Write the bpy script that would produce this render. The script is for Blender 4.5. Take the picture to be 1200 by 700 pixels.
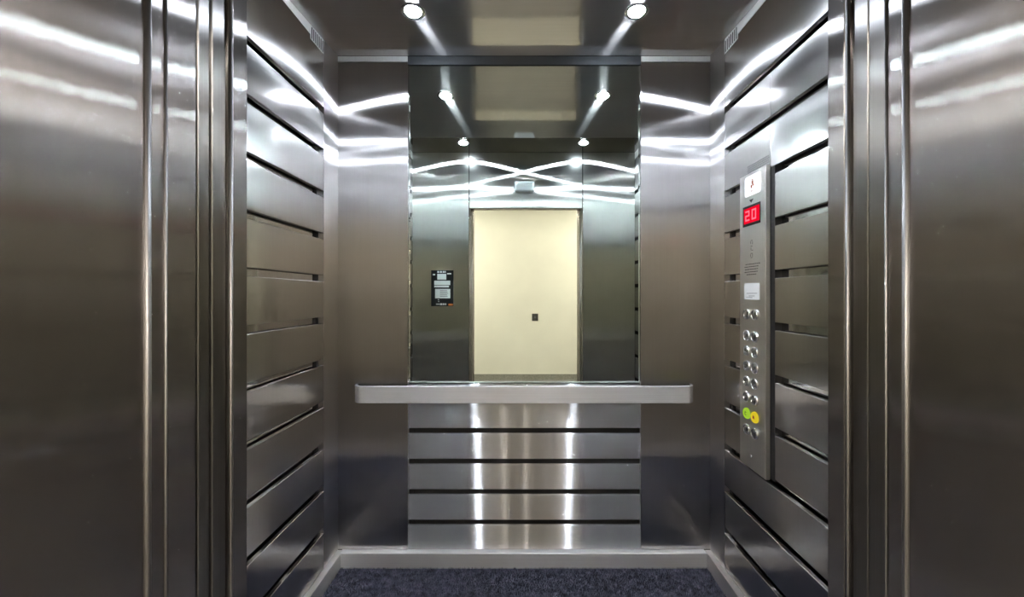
import bpy, bmesh, math, random
from mathutils import Vector
random.seed(7)
for o in list(bpy.data.objects):
    bpy.data.objects.remove(o)
SC = bpy.context.scene
COL = SC.collection

# ------------------------------------------------------------ camera, world, exposure, lights
F = 467.0            # focal length in pixels of the 1200 px wide frame
CZ = 1.30            # eye height
YR = 1.915           # distance to the rear wall
S = YR / F           # metres per pixel on the rear wall
VX, VY = 613.0, 346.0
cam = bpy.data.cameras.new('camera')
cam.sensor_width = 36.0
cam.lens = F / 1200.0 * 36.0
cam.shift_x = -(VX - 600.0) / 1200.0
cam.shift_y = -(350.0 - VY) / 1200.0
cam.clip_start = 0.01
co = bpy.data.objects.new('camera', cam)
COL.objects.link(co)
co.location = (0, 0, CZ)
co.rotation_euler = (math.pi / 2, 0, 0)
SC.camera = co

w = bpy.data.worlds.new('world')
SC.world = w
w.use_nodes = True
w.node_tree.nodes['Background'].inputs[0].default_value = (0.5, 0.55, 0.6, 1)
w.node_tree.nodes['Background'].inputs[1].default_value = 0.0

SC.view_settings.view_transform = 'Standard'
SC.view_settings.look = 'None'
SC.view_settings.gamma = 1.0
SC.view_settings.use_curve_mapping = False
SC.view_settings.exposure = 0.0
LAMP_COOL = 510.0     # radiance of the downlights in the car
LAMP_STREAKS = 170.0     # radiance of the unseen lobby lamps added for streaks on the steel
LAMP_FILL = 160.0     # radiance of the unseen strips added to light the lobby
cy = SC.cycles
cy.max_bounces = 14
cy.glossy_bounces = 12
cy.diffuse_bounces = 4
cy.sample_clamp_indirect = 0.0
cy.sample_clamp_direct = 0.0
cy.blur_glossy = 0.0
cy.caustics_reflective = True
cy.use_denoising = True


# ------------------------------------------------------------ materials
def new_mat(name):
    m = bpy.data.materials.new(name)
    m.use_nodes = True
    nt = m.node_tree
    nt.nodes.clear()
    out = nt.nodes.new('ShaderNodeOutputMaterial')
    return m, nt, out


def steel(name, col, grain, rough, aniso, rough2, mix2, streak=0.10, wave=0.0, dist='GGX'):
    """Brushed steel: grain is the world direction of the brushing."""
    m, nt, out = new_mat(name)
    N, L = nt.nodes, nt.links
    geo = N.new('ShaderNodeTexCoord')
    mp = N.new('ShaderNodeMapping')
    sc = [420.0, 420.0, 420.0]
    for i, g in enumerate(grain):
        if g:
            sc[i] = 2.5
    mp.inputs['Scale'].default_value = sc
    geo2 = N.new('ShaderNodeNewGeometry')
    L.new(geo2.outputs['Position'], mp.inputs['Vector'])
    nz = N.new('ShaderNodeTexNoise')
    nz.inputs['Scale'].default_value = 1.0
    nz.inputs['Detail'].default_value = 3.0
    L.new(mp.outputs[0], nz.inputs['Vector'])
    ramp = N.new('ShaderNodeMapRange')
    ramp.inputs['From Min'].default_value = 0.3
    ramp.inputs['From Max'].default_value = 0.7
    ramp.inputs['To Min'].default_value = 1.0 - streak
    ramp.inputs['To Max'].default_value = 1.0 + streak
    L.new(nz.outputs[0], ramp.inputs['Value'])
    # smudges of handling
    sm = N.new('ShaderNodeTexNoise')
    sm.inputs['Scale'].default_value = 5.0
    sm.inputs['Detail'].default_value = 4.0
    L.new(geo2.outputs['Position'], sm.inputs['Vector'])
    smr = N.new('ShaderNodeMapRange')
    smr.inputs['To Min'].default_value = 0.90
    smr.inputs['To Max'].default_value = 1.08
    L.new(sm.outputs[0], smr.inputs['Value'])
    mul = N.new('ShaderNodeMath')
    mul.operation = 'MULTIPLY'
    L.new(ramp.outputs[0], mul.inputs[0])
    L.new(smr.outputs[0], mul.inputs[1])
    vm = N.new('ShaderNodeVectorMath')
    vm.operation = 'SCALE'
    vm.inputs[0].default_value = col
    L.new(mul.outputs[0], vm.inputs['Scale'])
    tg = N.new('ShaderNodeCombineXYZ')
    for i in range(3):
        tg.inputs[i].default_value = grain[i]
    g1 = N.new('ShaderNodeBsdfAnisotropic')
    g1.distribution = dist
    g1.inputs['Anisotropy'].default_value = aniso
    rr = N.new('ShaderNodeMath')
    rr.operation = 'MULTIPLY'
    rr.inputs[1].default_value = rough
    L.new(ramp.outputs[0], rr.inputs[0])
    L.new(rr.outputs[0], g1.inputs['Roughness'])
    L.new(vm.outputs[0], g1.inputs['Color'])
    L.new(tg.outputs[0], g1.inputs['Tangent'])
    g2 = N.new('ShaderNodeBsdfAnisotropic')
    g2.distribution = 'GGX'
    g2.inputs['Roughness'].default_value = rough2
    L.new(vm.outputs[0], g2.inputs['Color'])
    if wave:
        wz = N.new('ShaderNodeTexNoise')
        wz.inputs['Scale'].default_value = 3.2
        wz.inputs['Detail'].default_value = 1.0
        L.new(geo2.outputs['Position'], wz.inputs['Vector'])
        bp = N.new('ShaderNodeBump')
        bp.inputs['Strength'].default_value = 1.0
        bp.inputs['Distance'].default_value = wave
        L.new(wz.outputs[0], bp.inputs['Height'])
        L.new(bp.outputs[0], g1.inputs['Normal'])
        L.new(bp.outputs[0], g2.inputs['Normal'])
    mx = N.new('ShaderNodeMixShader')
    mx.inputs[0].default_value = mix2
    L.new(g1.outputs[0], mx.inputs[1])
    L.new(g2.outputs[0], mx.inputs[2])
    L.new(mx.outputs[0], out.inputs[0])
    return m


def plain(name, col, rough=0.5, metal=0.0, noise=0.0, nscale=30.0, spec=0.5):
    m, nt, out = new_mat(name)
    N, L = nt.nodes, nt.links
    p = N.new('ShaderNodeBsdfPrincipled')
    p.inputs['Base Color'].default_value = (*col, 1)
    p.inputs['Roughness'].default_value = rough
    p.inputs['Metallic'].default_value = metal
    p.inputs['Specular IOR Level'].default_value = spec
    if noise:
        g = N.new('ShaderNodeNewGeometry')
        nz = N.new('ShaderNodeTexNoise')
        nz.inputs['Scale'].default_value = nscale
        nz.inputs['Detail'].default_value = 4
        L.new(g.outputs['Position'], nz.inputs['Vector'])
        mr = N.new('ShaderNodeMapRange')
        mr.inputs['From Min'].default_value = 0.3
        mr.inputs['From Max'].default_value = 0.7
        mr.inputs['To Min'].default_value = 1 - noise
        mr.inputs['To Max'].default_value = 1 + noise
        L.new(nz.outputs[0], mr.inputs['Value'])
        vm = N.new('ShaderNodeVectorMath')
        vm.operation = 'SCALE'
        vm.inputs[0].default_value = col
        L.new(mr.outputs[0], vm.inputs['Scale'])
        L.new(vm.outputs[0], p.inputs['Base Color'])
    L.new(p.outputs[0], out.inputs[0])
    return m


def emit(name, col, strength):
    m, nt, out = new_mat(name)
    e = nt.nodes.new('ShaderNodeEmission')
    e.inputs[0].default_value = (*col, 1)
    e.inputs[1].default_value = strength
    nt.links.new(e.outputs[0], out.inputs[0])
    return m


SV = (0.62, 0.60, 0.595)
M = {
    'panel': steel('brushed_steel_vertical', SV, (0, 0, 1), 0.29, 0.90, 0.16, 0.08, streak=0.025, wave=0.0003),
    'panel_front': steel('brushed_steel_front_wall', (0.60, 0.585, 0.58), (0, 0, 1), 0.285, 0.90, 0.25, 0.10, streak=0.025, wave=0.0003, dist='BECKMANN'),
    'slat_side': steel('brushed_steel_side_slat', (0.62, 0.605, 0.595), (0, 0, 1), 0.38, 0.84, 0.15, 0.68, streak=0.03, wave=0.0003),
    'slat_rear': steel('brushed_steel_rear_slat', (0.76, 0.755, 0.76), (1, 0, 0), 0.32, 0.95, 0.5, 0.22, streak=0.04),
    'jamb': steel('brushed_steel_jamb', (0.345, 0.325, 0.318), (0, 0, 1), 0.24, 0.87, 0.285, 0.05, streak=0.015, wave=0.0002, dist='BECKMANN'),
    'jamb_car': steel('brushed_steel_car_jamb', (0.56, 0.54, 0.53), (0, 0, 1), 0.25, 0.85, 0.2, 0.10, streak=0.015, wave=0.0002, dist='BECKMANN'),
    'bead': steel('satin_steel_bead', (0.30, 0.29, 0.29), (0, 0, 1), 0.40, 0.3, 0.35, 0.5, streak=0.03),
    'satin': steel('satin_steel_strip', (0.92, 0.92, 0.90), (0, 0, 1), 0.70, 0.1, 0.6, 0.4, streak=0.04),
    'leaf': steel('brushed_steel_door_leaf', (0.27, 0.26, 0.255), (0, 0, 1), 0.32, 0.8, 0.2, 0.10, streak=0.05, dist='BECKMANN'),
    'ceiling': steel('brushed_steel_ceiling', (0.82, 0.79, 0.77), (1, 0, 0), 0.34, 0.85, 0.06, 0.42, streak=0.04),
    'ceiling_front': steel('polished_steel_ceiling', (0.46, 0.45, 0.44), (1, 0, 0), 0.12, 0.6, 0.05, 0.50, streak=0.03),
    'polished': steel('polished_steel', (0.62, 0.61, 0.60), (0, 0, 1), 0.10, 0.3, 0.06, 0.5, streak=0.04),
    'rail': steel('brushed_steel_handrail', (0.90, 0.90, 0.92), (1, 0, 0), 0.58, 0.3, 0.55, 0.5, streak=0.04),
    'ledge': steel('brushed_steel_ledge', (0.74, 0.74, 0.75), (0, 1, 0), 0.50, 0.3, 0.45, 0.5, streak=0.04),
    'header_shaded': steel('header_metal_shade', (0.13, 0.14, 0.15), (0, 0, 1), 0.45, 0.2, 0.4, 0.5, streak=0.02),
    'faceplate': steel('brushed_steel_faceplate', (0.70, 0.69, 0.66), (0, 0, 1), 0.55, 0.5, 0.4, 0.4, streak=0.04),
    'chrome': steel('chrome', (0.80, 0.80, 0.80), (0, 0, 1), 0.12, 0.0, 0.08, 0.5, streak=0.02),
    'mirror': steel('silvered_glass', (0.80, 0.88, 0.82), (0, 0, 1), 0.0, 0.0, 0.0, 0.0, streak=0.0),
    'dark': plain('dark_recess', (0.012, 0.012, 0.013), 0.6),
    'black': plain('black_plastic', (0.012, 0.013, 0.015), 0.35),
    'carpet': plain('navy_carpet', (0.075, 0.078, 0.108), 0.95, 0, 0.55, 34.0, 0.1),
    'lobby_wall': plain('cream_paint', (0.88, 0.845, 0.73), 0.7, 0, 0.02, 3.0),
    'lobby_ceiling': plain('lobby_ceiling_paint', (0.7, 0.68, 0.6), 0.8),
    'lobby_floor': plain('grey_stone_floor', (0.17, 0.16, 0.145), 0.6, 0, 0.3, 60.0),
    'lobby_stone': plain('dark_lobby_stone', (0.10, 0.095, 0.085), 0.5, 0, 0.2, 12.0),
    'lobby_base': plain('grey_base_tile', (0.30, 0.29, 0.25), 0.5, 0, 0.4, 120.0),
    'paper': plain('white_paper', (0.82, 0.83, 0.84), 0.7),
    'ink': plain('grey_ink', (0.12, 0.12, 0.13), 0.7),
    'engrave': plain('engraved_dark', (0.05, 0.048, 0.045), 0.6),
    'orange': plain('orange_print', (0.8, 0.22, 0.06), 0.6),
    'box_grey': plain('grey_plastic', (0.62, 0.66, 0.68), 0.4),
    'white_seg': emit('backlit_white', (0.95, 0.97, 1.0), 1.15),
    'red_mark': plain('red_brown_print', (0.45, 0.10, 0.04), 0.6),
    'led': emit('red_display', (1.0, 0.004, 0.03), 0.85),
    'led_digit': emit('red_digit', (1.0, 0.16, 0.22), 1.3),
    'green_lit': emit('lit_green', (0.45, 0.75, 0.05), 0.7),
    'yellow_lit': emit('lit_yellow', (0.80, 0.62, 0.03), 0.8),
    'glyph_dark': plain('glyph_dark', (0.03, 0.06, 0.02), 0.6),
    'lamp': emit('lamp_cool', (0.80, 0.885, 1.0), LAMP_COOL),
    'lamp_streaks': emit('added_lamp_warm', (1.0, 0.905, 0.79), LAMP_STREAKS),
    'fill_hall': emit('fill_light_warm', (1.0, 0.905, 0.79), LAMP_FILL),
    'button_face': steel('button_face_steel', (0.55, 0.56, 0.58), (0, 0, 1), 0.25, 0.2, 0.12, 0.5, streak=0.03),
}

# ------------------------------------------------------------ builders
WL = {}              # world location of each object
CACHE = {}


def place(o, wloc, parent):
    if parent is not None:
        o.parent = parent
        o.location = Vector(wloc) - WL[parent.name]
    else:
        o.location = wloc
    WL[o.name] = Vector(wloc)


def obj(name, me, wloc, parent=None):
    o = bpy.data.objects.new(name, me)
    COL.objects.link(o)
    place(o, wloc, parent)
    return o


def bm_mesh(bm, name, mat, smooth=False):
    me = bpy.data.meshes.new(name)
    bmesh.ops.recalc_face_normals(bm, faces=bm.faces)
    bm.to_mesh(me)
    bm.free()
    me.materials.append(M[mat])
    if smooth:
        for p in me.polygons:
            p.use_smooth = True
    return me


def box(name, x, y, z, mat, parent=None, bev=0.0):
    x, y, z = sorted(x), sorted(y), sorted(z)
    d = (x[1] - x[0], y[1] - y[0], z[1] - z[0])
    key = (tuple(round(v, 5) for v in d), mat, bev)
    if key not in CACHE:
        bm = bmesh.new()
        bmesh.ops.create_cube(bm, size=1.0)
        bmesh.ops.scale(bm, vec=d, verts=bm.verts)
        if bev:
            bmesh.ops.bevel(bm, geom=list(bm.edges), offset=bev, segments=1, profile=0.5, affect='EDGES')
        CACHE[key] = bm_mesh(bm, name, mat)
    return obj(name, CACHE[key], ((x[0] + x[1]) / 2, (y[0] + y[1]) / 2, (z[0] + z[1]) / 2), parent)


def boxes(name, lst, mat, parent=None):
    """several little boxes joined into ONE part"""
    bm = bmesh.new()
    c = Vector((0, 0, 0))
    for (x, y, z) in lst:
        c += Vector(((x[0] + x[1]) / 2, (y[0] + y[1]) / 2, (z[0] + z[1]) / 2))
    c /= len(lst)
    for (x, y, z) in lst:
        r = bmesh.ops.create_cube(bm, size=1.0)
        bmesh.ops.scale(bm, vec=(abs(x[1] - x[0]), abs(y[1] - y[0]), abs(z[1] - z[0])), verts=r['verts'])
        bmesh.ops.translate(bm, vec=Vector(((x[0] + x[1]) / 2, (y[0] + y[1]) / 2, (z[0] + z[1]) / 2)) - c, verts=r['verts'])
    return obj(name, bm_mesh(bm, name, mat), c, parent)


def lathe(name, prof, axis, mat, wloc, parent=None, n=32, smooth=True):
    """prof: (radius, height) along the axis; closed where the radius is 0"""
    key = (tuple(prof), axis, mat, n)
    if key not in CACHE:
        bm = bmesh.new()
        rings = []
        for r, h in prof:
            if r < 1e-6:
                rings.append([bm.verts.new((0, 0, h))])
            else:
                rings.append([bm.verts.new((r * math.cos(2 * math.pi * k / n), r * math.sin(2 * math.pi * k / n), h)) for k in range(n)])
        for a, b in zip(rings, rings[1:]):
            for k in range(n):
                k2 = (k + 1) % n
                vs = [a[k % len(a)], a[k2 % len(a)], b[k2 % len(b)], b[k % len(b)]]
                u = []
                for v in vs:
                    if v not in u:
                        u.append(v)
                if len(u) > 2:
                    bm.faces.new(u)
        if axis == '-x':
            for v in bm.verts:
                v.co = Vector((-v.co.z, v.co.x, v.co.y))
        elif axis == '-z':
            for v in bm.verts:
                v.co = Vector((v.co.x, v.co.y, -v.co.z))
        elif axis == '-y':
            for v in bm.verts:
                v.co = Vector((v.co.x, -v.co.z, v.co.y))
        CACHE[key] = bm_mesh(bm, name, mat, smooth)
    return obj(name, CACHE[key], wloc, parent)


def vbar(name, x, y, z0, z1, r, mat, parent, n=12):
    """vertical round bar"""
    bm = bmesh.new()
    bmesh.ops.create_cone(bm, cap_ends=True, segments=n, radius1=r, radius2=r, depth=z1 - z0)
    return obj(name, bm_mesh(bm, name, mat, True), (x, y, (z0 + z1) / 2), parent)


def poly_x(name, pts, x, th, mat, parent):
    """a flat plate with outline pts (y, z) facing -x, thickness th"""
    bm = bmesh.new()
    cyy = sum(p[0] for p in pts) / len(pts)
    czz = sum(p[1] for p in pts) / len(pts)
    a = [bm.verts.new((-th / 2, p[0] - cyy, p[1] - czz)) for p in pts]
    b = [bm.verts.new((th / 2, p[0] - cyy, p[1] - czz)) for p in pts]
    bm.faces.new(a)
    bm.faces.new(b[::-1])
    for k in range(len(pts)):
        k2 = (k + 1) % len(pts)
        bm.faces.new([a[k], a[k2], b[k2], b[k]])
    return obj(name, bm_mesh(bm, name, mat), (x - th / 2, cyy, czz), parent)


def rrect(y0, y1, z0, z1, r, n=5):
    pts = []
    for cx, cz, a0 in ((y1 - r, z1 - r, 0), (y0 + r, z1 - r, 90), (y0 + r, z0 + r, 180), (y1 - r, z0 + r, 270)):
        for k in range(n + 1):
            a = math.radians(a0 + 90 * k / n)
            pts.append((cx + r * math.cos(a), cz + r * math.sin(a)))
    return pts


def empty(name, wloc, label=None, cat=None, group=None, kind=None, parent=None):
    o = obj(name, None, wloc, parent)
    o.empty_display_size = 0.05
    tag(o, label, cat, group, kind)
    return o


def tag(o, label=None, cat=None, group=None, kind=None):
    for k, v in (('label', label), ('category', cat), ('group', group), ('kind', kind)):
        if v:
            o[k] = v


def struct(o):
    o['kind'] = 'structure'
    return o


def px(x, y, depth):
    """world x and z of a pixel at a depth"""
    return (x - VX) * depth / F, CZ - (y - VY) * depth / F


# ------------------------------------------------------------ measures
HW = 0.898                      # half width of the car at the slats
ZC = CZ + 280 * S               # ceiling
YF = 0.622                      # inner face of the front wall
XL, XR = -0.432, 0.477          # clear opening of the doorway
ZL = 2.00                       # underside of the lintel
YE = 1.777                      # rear end of the side slats
BT = 0.076                      # top of the base ledges
PITCH, SLOT0, GAP = 0.187, 2.123, 0.029
SLAT_T = 0.016                  # slat thickness
SB = HW + 0.026                 # face of the backing behind the slats

# ------------------------------------------------------------ car shell
floor = struct(box('floor', (-HW - 0.1, HW + 0.1), (YF - 0.03, YR + 0.1), (-0.06, 0.004), 'carpet'))

ceiling = struct(box('ceiling', (-HW - 0.1, HW + 0.1), (YF - 0.03, YR + 0.1), (ZC + 0.012, ZC + 0.05), 'dark'))
TILT = 0.064                    # the rear ceiling panel hangs a little lower at its front edge


def ceil_z(y):
    return ZC - TILT * (YR - y)


cp = box('ceiling_panel', (-HW + 0.001, HW - 0.001), (1.058, YR - 0.005), (ZC, ZC + 0.006), 'ceiling', ceiling)
cp.rotation_euler = (math.atan(TILT), 0, 0)
cp.location.z -= TILT * (YR - 1.058) / 2
box('ceiling_panel', (-HW, HW), (YF + 0.002, 1.050), (ZC, ZC + 0.012), 'ceiling_front', ceiling)

slot_z = [SLOT0 - PITCH * i for i in range(11)]
COP_Y0, COP_Y1 = 1.447, 1.618   # control panel along the right wall
COP_Z0, COP_Z1 = 0.628, 1.774


def side_wall(side):
    sx = -1 if side == 'left' else 1
    HW = 0.889 if side == 'left' else 0.898
    SB = HW + 0.026
    wall = struct(box('wall_' + side, (sx * SB, sx * (SB + 0.05)), (YF - 0.03, YR + 0.1), (-0.06, ZC + 0.05), 'polished'))
    xs = (sx * HW, sx * (HW + SLAT_T))
    edges = [ZC - 0.056]
    box('header_strip', xs, (YF, YE), (ZC - 0.055, ZC - 0.001), 'satin', wall, 0.001)
    for z in slot_z:
        edges += [z + GAP / 2, z - GAP / 2]
    edges.append(BT + 0.002)
    rows = [(edges[2 * i + 1], edges[2 * i]) for i in range(12)]
    for i, (z0, z1) in enumerate(rows):
        if sx > 0 and i in (1, 2):
            box('slat', xs, (YF, COP_Y0 - 0.001), (z0, z1), 'slat_side', wall, 0.0012)
            box('slat', xs, (COP_Y0 + 0.0005, YE), (z0, z1), 'slat_side', wall, 0.0012)
        elif sx > 0 and 3 <= i <= 8:
            box('slat', xs, (YF, 1.4215), (z0, z1), 'slat_side', wall, 0.0012)
            box('slat', xs, (COP_Y1 - 0.02, YE), (z0, z1), 'slat_side', wall, 0.0012)
        elif i == 0:
            box('top_slat', xs, (YF, YE), (z0, z1), 'slat_side', wall, 0.0012)
        else:
            box('slat', xs, (YF, YE), (z0, z1), 'slat_side', wall, 0.0012)
    box('corner_panel', (sx * HW, sx * SB), (YE + 0.001, YR), (BT + 0.002, ZC - 0.001), 'panel', wall)
    # dark vertical hanger channel behind the slats, near their rear end
    box('hanger_channel', (sx * (HW + SLAT_T + 0.001), sx * SB), (YE - 0.030, YE - 0.014), (BT + 0.01, SLOT0 + 0.05), 'dark', wall)
    box('hanger_channel', (sx * (HW + SLAT_T + 0.001), sx * SB), (YF + 0.10, YF + 0.116), (BT + 0.01, SLOT0 + 0.05), 'dark', wall)
    if sx > 0:
        box('backing_plate', (HW + 0.001, SB), (1.4225, COP_Y1 - 0.022), (COP_Z0 + 0.004, COP_Z1 - 0.004), 'dark', wall)
    # base ledge: two strips with a fine joint
    b = struct(box('baseboard_' + side, (sx * (HW - 0.026), sx * (HW + 0.02)), (YF, YR), (0.0, BT), 'ledge', None, 0.0015))
    return wall


wall_left = side_wall('left')
wall_right = side_wall('right')

# rear wall
wall_rear = struct(box('wall_rear', (-HW - 0.1, HW + 0.1), (YR + 0.024, YR + 0.08), (-0.06, ZC + 0.05), 'dark'))
XA = (478 - VX) * S
XB = (751 - VX) * S
HEAD = ZC - 7 * S
for x0, x1 in ((-HW, XA - 0.001), (XB + 0.001, HW)):
    box('side_panel', (x0, x1), (YR, YR + 0.022), (BT + 0.002, HEAD - 0.001), 'panel', wall_rear, 0.0008)
    box('header_strip', (x0, x1), (YR - 0.004, YR + 0.022), (HEAD, ZC - 0.001), 'satin', wall_rear, 0.001)
box('header_strip', (XA, XB), (YR - 0.004, YR + 0.022), (ZC - 10.5 * S, ZC - 0.001), 'header_shaded', wall_rear, 0.001)  # dark tone painted in for the shaded soffit gap above the mirror
rear_slots = [CZ - (y - VY) * S for y in (505.2, 541.3, 577.0, 612.8)]
e = [CZ - (450.5 - VY) * S]
for z in rear_slots:
    e += [z + 0.0135, z - 0.0135]
e.append(BT + 0.002)
for i in range(5):
    box('slat', (XA + 0.0005, XB - 0.0005), (YR, YR + 0.014), (e[2 * i + 1], e[2 * i]), 'slat_rear', wall_rear, 0.0012)
struct(box('baseboard_rear', (-HW + 0.027, HW - 0.027), (YR - 0.028, YR + 0.02), (0.0, BT), 'rail', None, 0.0015))

# front wall (seen in the mirror)
wall_front = struct(box('wall_front', (-HW - 0.1, HW + 0.1), (YF - 0.028, YF - 0.012), (ZL + 0.0, ZC + 0.05), 'dark'))
box('return_panel', (-HW, XL - 0.006), (YF - 0.030, YF), (0.0, ZC - 0.001), 'panel_front', wall_front, 0.001)
box('return_panel', (XR + 0.006, HW), (YF - 0.030, YF), (0.0, ZC - 0.001), 'panel_front', wall_front, 0.001)
box('transom_panel', (XL + 0.001, XR - 0.001), (YF - 0.011, YF), (ZL, ZC - 0.001), 'panel_front', wall_front, 0.001)
box('edge_strip', (XL - 0.005, XL), (YF - 0.030, YF + 0.002), (0.0, ZC - 0.001), 'jamb', wall_front, 0.0008)
box('edge_strip', (XR, XR + 0.005), (YF - 0.030, YF + 0.002), (0.0, ZC - 0.001), 'jamb', wall_front, 0.0008)

# ------------------------------------------------------------ doorway: car jamb, retracted door leaves, landing frame
def yl(x):
    return -XL * F / (VX - x)


def yr(x):
    return XR * F / (x - VX)


door = empty('door_1', (0, 0.5, 0), kind='structure')
TOPZ = ZL + 0.05
Y_OUT = 0.30
# left side
box('car_jamb', (XL - 0.03, XL), (yl(270), YF - 0.031), (0, TOPZ), 'jamb_car', door, 0.001)
vbar('jamb_bead', XL + 0.0005, yl(270), 0, ZL, 0.0030, 'bead', door)
box('door_leaf', (XL - 0.45, XL - 0.003), (yl(251), yl(267)), (0.004, TOPZ), 'leaf', door, 0.001)
box('door_leaf', (XL - 0.45, XL - 0.002), (yl(234), yl(247)), (0.004, TOPZ), 'leaf', door, 0.001)
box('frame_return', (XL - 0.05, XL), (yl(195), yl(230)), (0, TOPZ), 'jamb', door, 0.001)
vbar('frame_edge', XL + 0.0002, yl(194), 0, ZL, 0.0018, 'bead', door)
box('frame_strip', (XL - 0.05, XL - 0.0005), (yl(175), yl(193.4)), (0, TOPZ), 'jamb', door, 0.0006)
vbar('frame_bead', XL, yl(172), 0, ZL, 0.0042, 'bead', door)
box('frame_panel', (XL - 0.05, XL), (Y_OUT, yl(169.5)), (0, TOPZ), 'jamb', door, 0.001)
for a, b in ((247.2, 250.8), (230.2, 233.8)):
    box('gap_shade_fill', (XL - 0.03, XL - 0.008), (yl(a), yl(b)), (0, TOPZ), 'dark', door)  # dark fill stands in for the shade inside the gap
box('gap_shade_fill', (XR + 0.008, XR + 0.03), (yr(1017.8), yr(1014.7)), (0, TOPZ), 'dark', door)
# right side
box('car_jamb', (XR, XR + 0.03), (yr(994), YF - 0.031), (0, TOPZ), 'jamb_car', door, 0.001)
vbar('jamb_bead', XR - 0.0005, yr(994), 0, ZL, 0.0030, 'bead', door)
box('door_leaf', (XR + 0.003, XR + 0.42), (yr(1014.5), yr(997)), (0.004, TOPZ), 'leaf', door, 0.001)
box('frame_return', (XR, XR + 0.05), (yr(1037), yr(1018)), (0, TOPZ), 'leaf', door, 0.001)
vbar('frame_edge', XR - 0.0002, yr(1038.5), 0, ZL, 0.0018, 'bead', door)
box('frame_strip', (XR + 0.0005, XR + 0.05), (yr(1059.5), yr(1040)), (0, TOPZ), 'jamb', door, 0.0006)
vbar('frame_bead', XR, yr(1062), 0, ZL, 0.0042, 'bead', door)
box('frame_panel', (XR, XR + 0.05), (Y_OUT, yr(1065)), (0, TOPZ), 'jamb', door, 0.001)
# head, dark shaft faces beside the leaves, sill
box('frame_head', (XL - 0.05, XR + 0.05), (Y_OUT, 0.480), (TOPZ, TOPZ + 0.06), 'jamb', door)
box('shaft_cover', (-1.0, 1.0), (0.480, YF - 0.029), (TOPZ + 0.001, TOPZ + 0.06), 'dark', door)
box('shaft_cover', (-1.0, XL - 0.051), (0.470, 0.500), (0, TOPZ), 'dark', door)
box('shaft_cover', (XR + 0.051, 1.0), (0.470, 0.500), (0, TOPZ), 'dark', door)
box('shaft_end', (-1.0, -0.95), (0.501, YF - 0.031), (0, TOPZ), 'dark', door)
box('shaft_end', (0.95, 1.0), (0.501, YF - 0.031), (0, TOPZ), 'dark', door)
box('door_sill', (XL, XR), (0.48, YF - 0.03), (-0.05, 0.003), 'rail', door)

# ------------------------------------------------------------ lobby behind the camera (seen in the mirror)
HY = -2.30
HXW = 4.5
HC = 2.80
struct(box('wall_lobby', (-HXW, HXW), (HY - 0.05, HY), (-0.05, HC + 0.05), 'lobby_wall'))
struct(box('wall_lobby_left', (-HXW - 0.05, -HXW), (HY, 0.31), (-0.05, HC + 0.05), 'lobby_stone'))
struct(box('wall_lobby_right', (HXW, HXW + 0.05), (HY, 0.31), (-0.05, HC + 0.05), 'lobby_stone'))
wl = struct(box('wall_landing', (-HXW, XL - 0.052), (0.31, 0.46), (-0.05, HC + 0.05), 'lobby_stone'))
box('wall_section', (XR + 0.052, HXW), (0.31, 0.46), (-0.05, HC + 0.05), 'lobby_stone', wl)
box('wall_section', (XL - 0.051, XR + 0.051), (0.31, 0.46), (TOPZ + 0.061, HC + 0.05), 'lobby_stone', wl)
struct(box('floor_lobby', (-HXW, HXW), (HY, 0.479), (-0.08, 0.0), 'lobby_floor'))
struct(box('ceiling_lobby', (-HXW, HXW), (HY, 0.309), (HC, HC + 0.05), 'lobby_ceiling'))
struct(box('baseboard_lobby', (-HXW, HXW), (HY, HY + 0.012), (0.0, 0.085), 'lobby_base'))
for (x, side) in ((-0.61, 'on the notice board side'), (-0.25, 'left of the doorway middle'), (0.04, 'level with the doorway middle'), (0.52, 'on the control panel side')):  # unseen lamps added to draw light streaks on the steel
    for (y, row) in ((-0.70, 'close to the lift'), (-1.60, 'close to the cream wall')):
        t = empty('added_streak_lamp', (x, y, HC), 'unseen small warm lamp added in the lobby for streaks, ' + row + ', ' + side, 'ceiling light', 'added lobby streak lamps')
        lathe('trim_ring', ((0.025, 0.0), (0.042, 0.0), (0.041, 0.003), (0.027, 0.004), (0.025, 0.0)), '-z', 'chrome', (x, y, HC), t)
        lathe('lens', ((0.0, 0.003), (0.024, 0.003), (0.024, 0.0005)), '-z', 'lamp_streaks', (x, y, HC), t)
for x, side in ((-1.6, 'notice board side, nearer the lift'), (1.6, 'control panel side, nearer the lift'), (-3.3, 'notice board side, far along the lobby'), (3.3, 'control panel side, far along the lobby')):  # unseen strips added to brighten the cream wall and thin the streaks
    t = empty('added_fill_light', (x, -1.3, HC), 'unseen long narrow warm fill light added in the lobby on the ' + side, 'ceiling light', 'added lobby fill lights')
    box('fill_light_frame', (x - 0.77, x + 0.77), (-1.36, -1.24), (HC - 0.012, HC), 'box_grey', t, 0.003)
    box('fill_light_face', (x - 0.75, x + 0.75), (-1.34, -1.26), (HC - 0.016, HC - 0.012), 'fill_hall', t)

# call plate on the lobby wall
dd = 2 * YR - HY
cx_, cz_ = (627 - VX) * dd / F, CZ - (372 - VY) * dd / F
t = empty('call_plate', (cx_, HY, cz_), 'small dark square plate on the cream lobby wall, reflected in the mirror', 'wall plate')
box('plate', (cx_ - 0.047, cx_ + 0.047), (HY, HY + 0.006), (cz_ - 0.055, cz_ + 0.055), 'engrave', t, 0.002)
box('push_button', (cx_ - 0.014, cx_ + 0.014), (HY + 0.006, HY + 0.010), (cz_ - 0.014, cz_ + 0.014), 'ink', t, 0.002)

# ------------------------------------------------------------ mirror
MZ0, MZ1 = CZ - (449.5 - VY) * S, ZC - 11 * S


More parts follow.
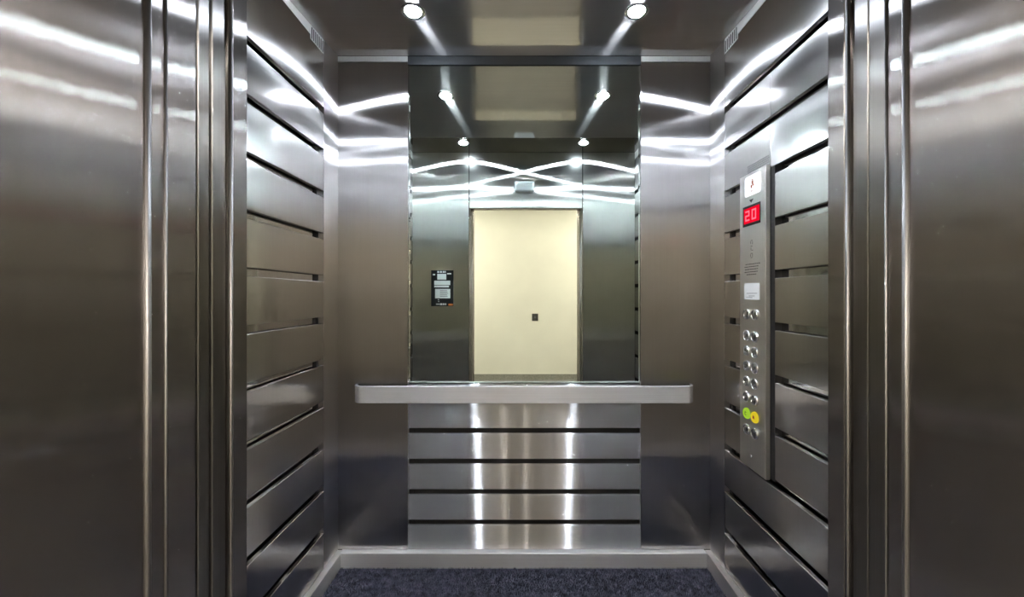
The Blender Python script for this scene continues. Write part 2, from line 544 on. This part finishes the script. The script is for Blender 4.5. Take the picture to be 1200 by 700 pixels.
def mirror():
    bm = bmesh.new()
    x0, x1, z0, z1 = XA + 0.003, XB - 0.003, MZ0, MZ1
    b = 0.009
    yb, yf, ye = YR + 0.02, YR - 0.001, YR + 0.0015
    c = Vector(((x0 + x1) / 2, YR, z0))
    o = [bm.verts.new(Vector(p) - c) for p in ((x0, ye, z0), (x1, ye, z0), (x1, ye, z1), (x0, ye, z1))]
    i = [bm.verts.new(Vector(p) - c) for p in ((x0 + b, yf, z0 + b * 0.3), (x1 - b, yf, z0 + b * 0.3), (x1 - b, yf, z1 - b * 0.3), (x0 + b, yf, z1 - b * 0.3))]
    k = [bm.verts.new(Vector(p) - c) for p in ((x0, yb, z0), (x1, yb, z0), (x1, yb, z1), (x0, yb, z1))]
    bm.faces.new(i)
    for a in range(4):
        n = (a + 1) % 4
        bm.faces.new([o[a], o[n], i[n], i[a]])
        bm.faces.new([k[a], k[n], o[n], o[a]])
    bm.faces.new(k[::-1])
    return bm, c


bm, c = mirror()
mt = empty('mirror', c, 'tall frameless wall mirror above the handrail, reflecting the cream lobby', 'mirror')
g = obj('mirror_glass', bm_mesh(bm, 'mirror_glass', 'mirror'), c, mt)
box('edge_channel', (XA + 0.0003, XA + 0.0028), (YR - 0.001, YR + 0.02), (MZ0, MZ1), 'chrome', mt)
box('edge_channel', (XB - 0.0028, XB - 0.0003), (YR - 0.001, YR + 0.02), (MZ0, MZ1), 'chrome', mt)

# ------------------------------------------------------------ handrail
YRAIL = YR - 0.055
RX0, RX1 = (412 - VX) * YRAIL / F, (816 - VX) * YRAIL / F
RZ1, RZ0 = CZ - (453 - VY) * YRAIL / F, CZ - (473 - VY) * YRAIL / F


def rail_mesh():
    r, th = 0.045, 0.010
    outer, inner = [], []
    def pathpts(off):
        x0, x1, yf, rr = RX0 + off, RX1 - off, YRAIL + off, r - off
        pts = [(x0, YR - 0.0005)]
        for k in range(9):
            a = math.pi + (math.pi / 2) * k / 8
            pts.append((x0 + rr + rr * math.cos(a), yf + rr + rr * math.sin(a)))
        for k in range(9):
            a = 1.5 * math.pi + (math.pi / 2) * k / 8
            pts.append((x1 - rr + rr * math.cos(a), yf + rr + rr * math.sin(a)))
        pts.append((x1, YR - 0.0005))
        return pts
    A, B = pathpts(0), pathpts(th)
    bm = bmesh.new()
    c = Vector(((RX0 + RX1) / 2, YRAIL, (RZ0 + RZ1) / 2))
    rows = []
    e = 0.0015
    for (pa, pb) in zip(A, B):
        da = Vector((pb[0] - pa[0], pb[1] - pa[1]))
        da.normalize()
        ring = []
        for p, z in (((pa[0], pa[1]), RZ0 + e), ((pa[0], pa[1]), RZ1 - e), ((pa[0] + da.x * e, pa[1] + da.y * e), RZ1),
                     (pb, RZ1), (pb, RZ0), ((pa[0] + da.x * e, pa[1] + da.y * e), RZ0)):
            ring.append(bm.verts.new(Vector((p[0], p[1], z)) - c))
        rows.append(ring)
    for a, b in zip(rows, rows[1:]):
        for k in range(6):
            bm.faces.new([a[k], a[(k + 1) % 6], b[(k + 1) % 6], b[k]])
    bm.faces.new(rows[0])
    bm.faces.new(rows[-1][::-1])
    return bm, c


bm, c = rail_mesh()
rail = empty('handrail', (c.x, YR, RZ0), 'flat brushed steel handrail with rounded ends below the mirror', 'handrail')
obj('rail_bar', bm_mesh(bm, 'rail_bar', 'rail'), c, rail)
for x in (-0.40, 0.40):
    box('bracket', (x - 0.012, x + 0.012), (YRAIL + 0.0101, YR - 0.0005), (RZ0 + 0.02, RZ0 + 0.045), 'rail', rail, 0.002)

# ------------------------------------------------------------ control panel on the right wall
XP = HW - 0.018                 # its face
cop = empty('control_panel', (XP, (COP_Y0 + COP_Y1) / 2, COP_Z0), 'tall steel control panel with red floor display and round buttons on the right wall', 'control panel')
box('faceplate', (XP, HW + 0.0), (COP_Y0, COP_Y1), (COP_Z0, COP_Z1), 'faceplate', cop, 0.0015)


def cy_(x):
    return XP * F / (x - VX)


def cz(x, y):
    return CZ - (y - VY) * XP / (x - VX)


# backlit notice
y0, y1 = cy_(892.0), cy_(873.0)
z0, z1 = cz(891, 224.0), cz(891, 201.0)
sg = poly_x('lit_notice', rrect(y0, y1, z0 - 0.002, z1 + 0.004, 0.012), XP, 0.0016, 'white_seg', cop)
ym = (y0 + y1) / 2
zm = (z0 + z1) / 2
boxes('printed_symbol', [((XP - 0.0024, XP - 0.0016), (ym - 0.006, ym + 0.004), (zm + 0.004, zm + 0.016)),
                         ((XP - 0.0024, XP - 0.0016), (ym - 0.010, ym - 0.001), (zm - 0.004, zm + 0.003)),
                         ((XP - 0.0024, XP - 0.0016), (ym + 0.002, ym + 0.010), (zm - 0.010, zm + 0.001)),
                         ((XP - 0.0024, XP - 0.0016), (ym - 0.004, ym + 0.002), (zm + 0.018, zm + 0.022)),
                         ((XP - 0.0024, XP - 0.0016), (ym + 0.001, ym + 0.007), (zm - 0.024, zm - 0.021))], 'red_mark', sg)
# small engraved mark
zz = cz(880.5, 235.5)
poly_x('engraved_mark', [(cy_(880.5) - 0.014, zz + 0.006), (cy_(880.5) + 0.014, zz + 0.006), (cy_(880.5), zz - 0.007)], XP, 0.0006, 'engrave', cop)
# display
y0, y1 = cy_(891.5), cy_(871.2)
zt, zb = cz(881, 240.0), cz(881, 264.0)
db = box('display_frame', (XP - 0.003, XP), (y0, y1), (zb, zt), 'black', cop, 0.001)
box('display_screen', (XP - 0.0038, XP - 0.003), (y0 + 0.003, y1 - 0.010), (zb + 0.010, zt - 0.010), 'led', db)
SEG = {'a': (0, 1, 1, 1), 'b': (1, .5, 1, 1), 'c': (1, 0, 1, .5), 'd': (0, 0, 1, 0), 'e': (0, 0, 0, .5), 'f': (0, .5, 0, 1), 'g': (0, .5, 1, .5)}


def digit(ch, yl_, wd, zl, ht):
    out = []
    s = {'2': 'abged', '0': 'abcdef'}[ch]
    t = 0.0030
    for k in s:
        a = SEG[k]
        # the wall faces -x, so text runs towards smaller y
        ya, yb = yl_ - a[0] * wd, yl_ - a[2] * wd
        za, zb2 = zl + a[1] * ht, zl + a[3] * ht
        out.append(((XP - 0.0046, XP - 0.0038), (min(ya, yb) - t, max(ya, yb) + t), (min(za, zb2) - t, max(za, zb2) + t)))
    return out


yc, zcn = (y0 + y1) / 2 - 0.002, (zb + zt) / 2
dg = digit('2', yc + 0.036, 0.022, zcn - 0.017, 0.034) + digit('0', yc - 0.008, 0.022, zcn - 0.017, 0.034)
boxes('display_digits', dg, 'led_digit', db)
# engraved symbols and lettering (illegible in the photograph, cut as fine strokes)
yc = cy_(880.8)
st = []
for (dy, dz, wy, hz) in ((0, 0.030, 0.012, 0.002), (0.006, 0.022, 0.002, 0.010), (-0.006, 0.020, 0.002, 0.012), (0, 0.008, 0.013, 0.002), (0.004, -0.002, 0.002, 0.010),
                         (-0.005, -0.008, 0.010, 0.002), (0, -0.020, 0.012, 0.002), (0.007, -0.027, 0.002, 0.010), (-0.006, -0.027, 0.002, 0.012), (0, -0.036, 0.012, 0.002)):
    z = cz(881, 291) + dz
    st.append(((XP - 0.0005, XP), (yc + dy - wy / 2, yc + dy + wy / 2), (z - hz / 2, z + hz / 2)))
boxes('engraved_symbols', st, 'engrave', cop)
st = []
for k, (a, b) in enumerate(((0.85, 1), (1, 1), (0.95, 0.9), (1, 0.8), (0.7, 0.6))):
    z = cz(881, 309.5) - k * 0.0100
    y = yc + 0.048 * a
    while y > yc - 0.046 * b:
        wd = random.uniform(0.006, 0.016)
        st.append(((XP - 0.0005, XP), (y - wd, y), (z - 0.0016, z + 0.0016)))
        y -= wd + 0.003
boxes('engraved_lines', st, 'engrave', cop)
# paper label
y0, y1 = cy_(890.2), cy_(872.7)
zt, zb = cz(881, 332.0), cz(881, 351.2)
lb = poly_x('paper_label', [(y0, zb), (y1, zb), (y1, zt), (y0, zt)], XP, 0.0008, 'paper', cop)
st = []
for (fz, a, b) in ((0.38, 0.16, 0.86), (0.22, 0.30, 0.7), (0.12, 0.12, 0.55)):
    z = zb + (zt - zb) * fz
    st.append(((XP - 0.0012, XP - 0.0008), (y1 - (y1 - y0) * b, y1 - (y1 - y0) * a), (z - 0.0009, z + 0.0009)))
boxes('printed_lines', st, 'ink', lb)
# buttons
rows = [368.7, 394.2, 412.3, 430.2, 448.6, 467.2, 487.0, 505.8]
yb1, yb2 = cy_(875.8), cy_(885.2)
R = 0.0215
for r, py in enumerate(rows):
    z = cz(880.5, py)
    for c_, yy in enumerate((yb1, yb2)):
        kind = 'button_face'
        if r == 6:
            kind = 'green_lit' if c_ == 0 else 'yellow_lit'
        bz = lathe('button_bezel', ((R, 0.0), (R, 0.004), (R - 0.002, 0.0075), (R - 0.0045, 0.008), (R - 0.0055, 0.004)), '-x', 'chrome' if r != 6 else kind, (XP, yy, z), cop, 28)
        lathe('button_cap', ((R - 0.0056, 0.002), (R - 0.0056, 0.0055), (R - 0.008, 0.0068), (0.0, 0.0074)), '-x', kind, (XP, yy, z), bz, 28)
        xg = XP - 0.0076
        gl = 'engrave' if r != 6 else 'glyph_dark'
        if r == 6 and c_ == 1:      # bell
            poly_x('bell_symbol', [(yy - 0.008, z - 0.005), (yy - 0.005, z - 0.002), (yy - 0.004, z + 0.004), (yy, z + 0.008), (yy + 0.004, z + 0.004), (yy + 0.005, z - 0.002), (yy + 0.008, z - 0.005)], XP - 0.0066, 0.0014, 'red_mark', bz)
        elif r == 0:
            pass
        else:
            q = [((XP - 0.0078, XP - 0.0066), (yy - 0.005, yy + 0.005), (z + 0.004, z + 0.0062)),
                 ((XP - 0.0078, XP - 0.0066), (yy - 0.005, yy + 0.005), (z - 0.0062, z - 0.004)),
                 ((XP - 0.0078, XP - 0.0066), (yy + (-1) ** r * 0.004 - 0.001, yy + (-1) ** r * 0.004 + 0.001), (z - 0.006, z + 0.006))]
            boxes('button_mark', q, gl, bz)
lathe('pilot_lamp', ((0.0032, 0.0), (0.0032, 0.002), (0, 0.003)), '-x', 'paper', (XP, cy_(871.2 + 3.0), cz(874.2, 373.5)), cop, 12)
zk = cz(880.5, 534.8)
lathe('key_lock', ((0.0062, 0.0), (0.0062, 0.003), (0.004, 0.005), (0, 0.005)), '-x', 'chrome', (XP, cy_(880.5), zk), cop, 16)

# perforated speaker grille row on the slat above the panel
sp = empty('speaker_grille', (HW, 1.53, 1.80), 'rows of small dark speaker holes punched above the control panel', 'speaker grille')
pl = box('grille_plate', (HW - 0.0006, HW), (1.448, 1.600), (COP_Z1 + 0.008, COP_Z1 + 0.046), 'slat_side', sp)
st = []
for a in range(18):
    for b in range(4):
        y = 1.455 + a * 0.0078 + (b % 2) * 0.0039
        z = COP_Z1 + 0.013 + b * 0.0078
        st.append(((HW - 0.0010, HW - 0.0006), (y - 0.0024, y + 0.0024), (z - 0.0026, z + 0.0026)))
hl = boxes('speaker_holes', st, 'dark', sp)
hl['kind'] = 'stuff'

# ------------------------------------------------------------ ventilation grilles at the top of the side walls
for sx, lab in ((-1, 'slotted steel vent under the ceiling on the left wall'), (1, 'slotted steel vent under the ceiling on the right wall, above the control panel')):
    y0, y1 = 1.665, 1.775
    x = sx * (0.889 if sx < 0 else HW)
    t = empty('air_vent', (x, (y0 + y1) / 2, ZC - 0.076), lab, 'vent', 'wall vents')
    box('vent_plate', (x, x - sx * 0.0012), (y0, y1), (ZC - 0.076, ZC - 0.016), 'satin', t)
    for k in range(7):
        y = y0 + 0.010 + k * 0.0150
        box('vent_slot', (x - sx * 0.0012, x - sx * 0.0018), (y - 0.0035, y + 0.0035), (ZC - 0.070, ZC - 0.022), 'dark', t)

# ------------------------------------------------------------ ceiling downlights
YA = (280 * S - TILT * YR) / (333.0 / F - TILT)
YB = 0.83
for (x, y, lab) in (((484 - VX) * YA / F, YA, 'bright downlight near the mirror, over the left wall side'),
                    ((746 - VX) * YA / F, YA, 'bright downlight near the mirror, over the control panel side'),
                    (-0.45, YB, 'bright downlight by the doorway on the notice board side, seen in the mirror'),
                    (0.455, YB, 'bright downlight by the doorway on the control panel side, seen in the mirror')):
    zl = ceil_z(y) - 0.001 if y > 1.058 else ZC
    t = empty('downlight', (x, y, zl), lab, 'ceiling light', 'downlights in the lift ceiling')
    lathe('trim_ring', ((0.031, 0.0), (0.048, 0.0), (0.047, 0.003), (0.033, 0.004), (0.031, 0.0)), '-z', 'chrome', (x, y, zl), t)
    lathe('lens', ((0.0, 0.016), (0.012, 0.0153), (0.022, 0.012), (0.028, 0.007), (0.0305, 0.0005)), '-z', 'lamp', (x, y, zl), t)

# ------------------------------------------------------------ notice board and grey box on the front wall
df = 2 * YR - YF
nx0, nx1 = (505.5 - VX) * df / F, (531.5 - VX) * df / F
nz1, nz0 = CZ - (317 - VY) * df / F, CZ - (359 - VY) * df / F
nb = empty('notice_board', ((nx0 + nx1) / 2, YF, nz0), 'black notice board with white labels beside the doorway, seen in the mirror', 'notice board')
box('board', (nx0, nx1), (YF, YF + 0.006), (nz0, nz1), 'black', nb, 0.001)
W_, H_ = nx1 - nx0, nz1 - nz0


def nbox(name, a0, a1, b0, b1, mat):
    return box(name, (nx0 + W_ * a0, nx0 + W_ * a1), (YF + 0.006, YF + 0.0072), (nz1 - H_ * b1, nz1 - H_ * b0), mat, nb)


nbox('white_label', 0.28, 0.68, 0.10, 0.26, 'paper')
nbox('white_label', 0.14, 0.86, 0.29, 0.41, 'paper')
nbox('white_label', 0.14, 0.80, 0.425, 0.475, 'paper')
wl2 = nbox('white_label', 0.18, 0.86, 0.52, 0.78, 'paper')
nbox('orange_label', 0.78, 0.98, 0.93, 0.98, 'orange')
st = []
for (a0, a1, b0, b1) in ((0.28, 0.36, .02, .07), (0.40, 0.48, .02, .07), (0.52, 0.60, .02, .07), (0.62, 0.66, .02, .07), (0.08, 0.18, .10, .14), (0.72, 0.9, .08, .11),
                         (0.22, 0.38, .93, .955), (0.40, 0.5, .92, .97), (0.52, 0.6, .92, .97), (0.62, 0.68, .92, .97), (0.3, 0.36, .81, .83), (0.32, 0.36, .86, .88)):
    st.append(((nx0 + W_ * a0, nx0 + W_ * a1), (YF + 0.006, YF + 0.0068), (nz1 - H_ * b1, nz1 - H_ * b0)))
boxes('white_print', st, 'paper', nb)['kind'] = 'stuff'
st = []
for k in range(5):
    b = 0.56 + k * 0.04
    st.append(((nx0 + W_ * 0.40, nx0 + W_ * (0.72 + 0.02 * (k % 3))), (YF + 0.0072, YF + 0.0078), (nz1 - H_ * (b + 0.014), nz1 - H_ * b)))
boxes('grey_print', st, 'ink', wl2)

gx0, gx1 = (603 - VX) * df / F, (626 - VX) * df / F
gz1, gz0 = CZ - (214 - VY) * df / F, CZ - (226 - VY) * df / F
gb = empty('camera_housing', ((gx0 + gx1) / 2, YF, gz0), 'small pale grey box fixed above the doorway, seen in the mirror', 'wall box')
box('housing', (gx0, gx1), (YF, YF + 0.045), (gz0, gz1), 'box_grey', gb, 0.010)
box('dark_window', (gx0 - 0.003, gx0 + 0.0), (YF + 0.010, YF + 0.036), (gz0 + 0.02, gz1 - 0.02), 'black', gb)

# ------------------------------------------------------------ carpet pile
def pile():
    vs, fs = [], []
    rnd = random.Random(3)
    x0, x1, ya, yb = -HW + 0.027, HW - 0.027, 1.36, YR - 0.029
    for k in range(60000):
        x, y = rnd.uniform(x0, x1), rnd.uniform(ya, yb)
        h = rnd.uniform(0.007, 0.013)
        a = rnd.uniform(0, math.pi)
        wd = 0.0016
        dx, dy = math.cos(a) * wd, math.sin(a) * wd
        lx, ly = rnd.uniform(-0.004, 0.004), rnd.uniform(-0.004, 0.004)
        i = len(vs)
        vs += [(x - dx, y - dy, 0.003), (x + dx, y + dy, 0.003), (x + lx, y + ly, 0.003 + h)]
        fs.append((i, i + 1, i + 2))
    me = bpy.data.meshes.new('carpet_pile')
    me.from_pydata(vs, [], fs)
    me.materials.append(M['carpet'])
    o = obj('carpet_pile', me, (0, 0, 0))
    tag(o, 'dark navy carpet pile covering the lift floor', 'carpet', kind='stuff')


pile()
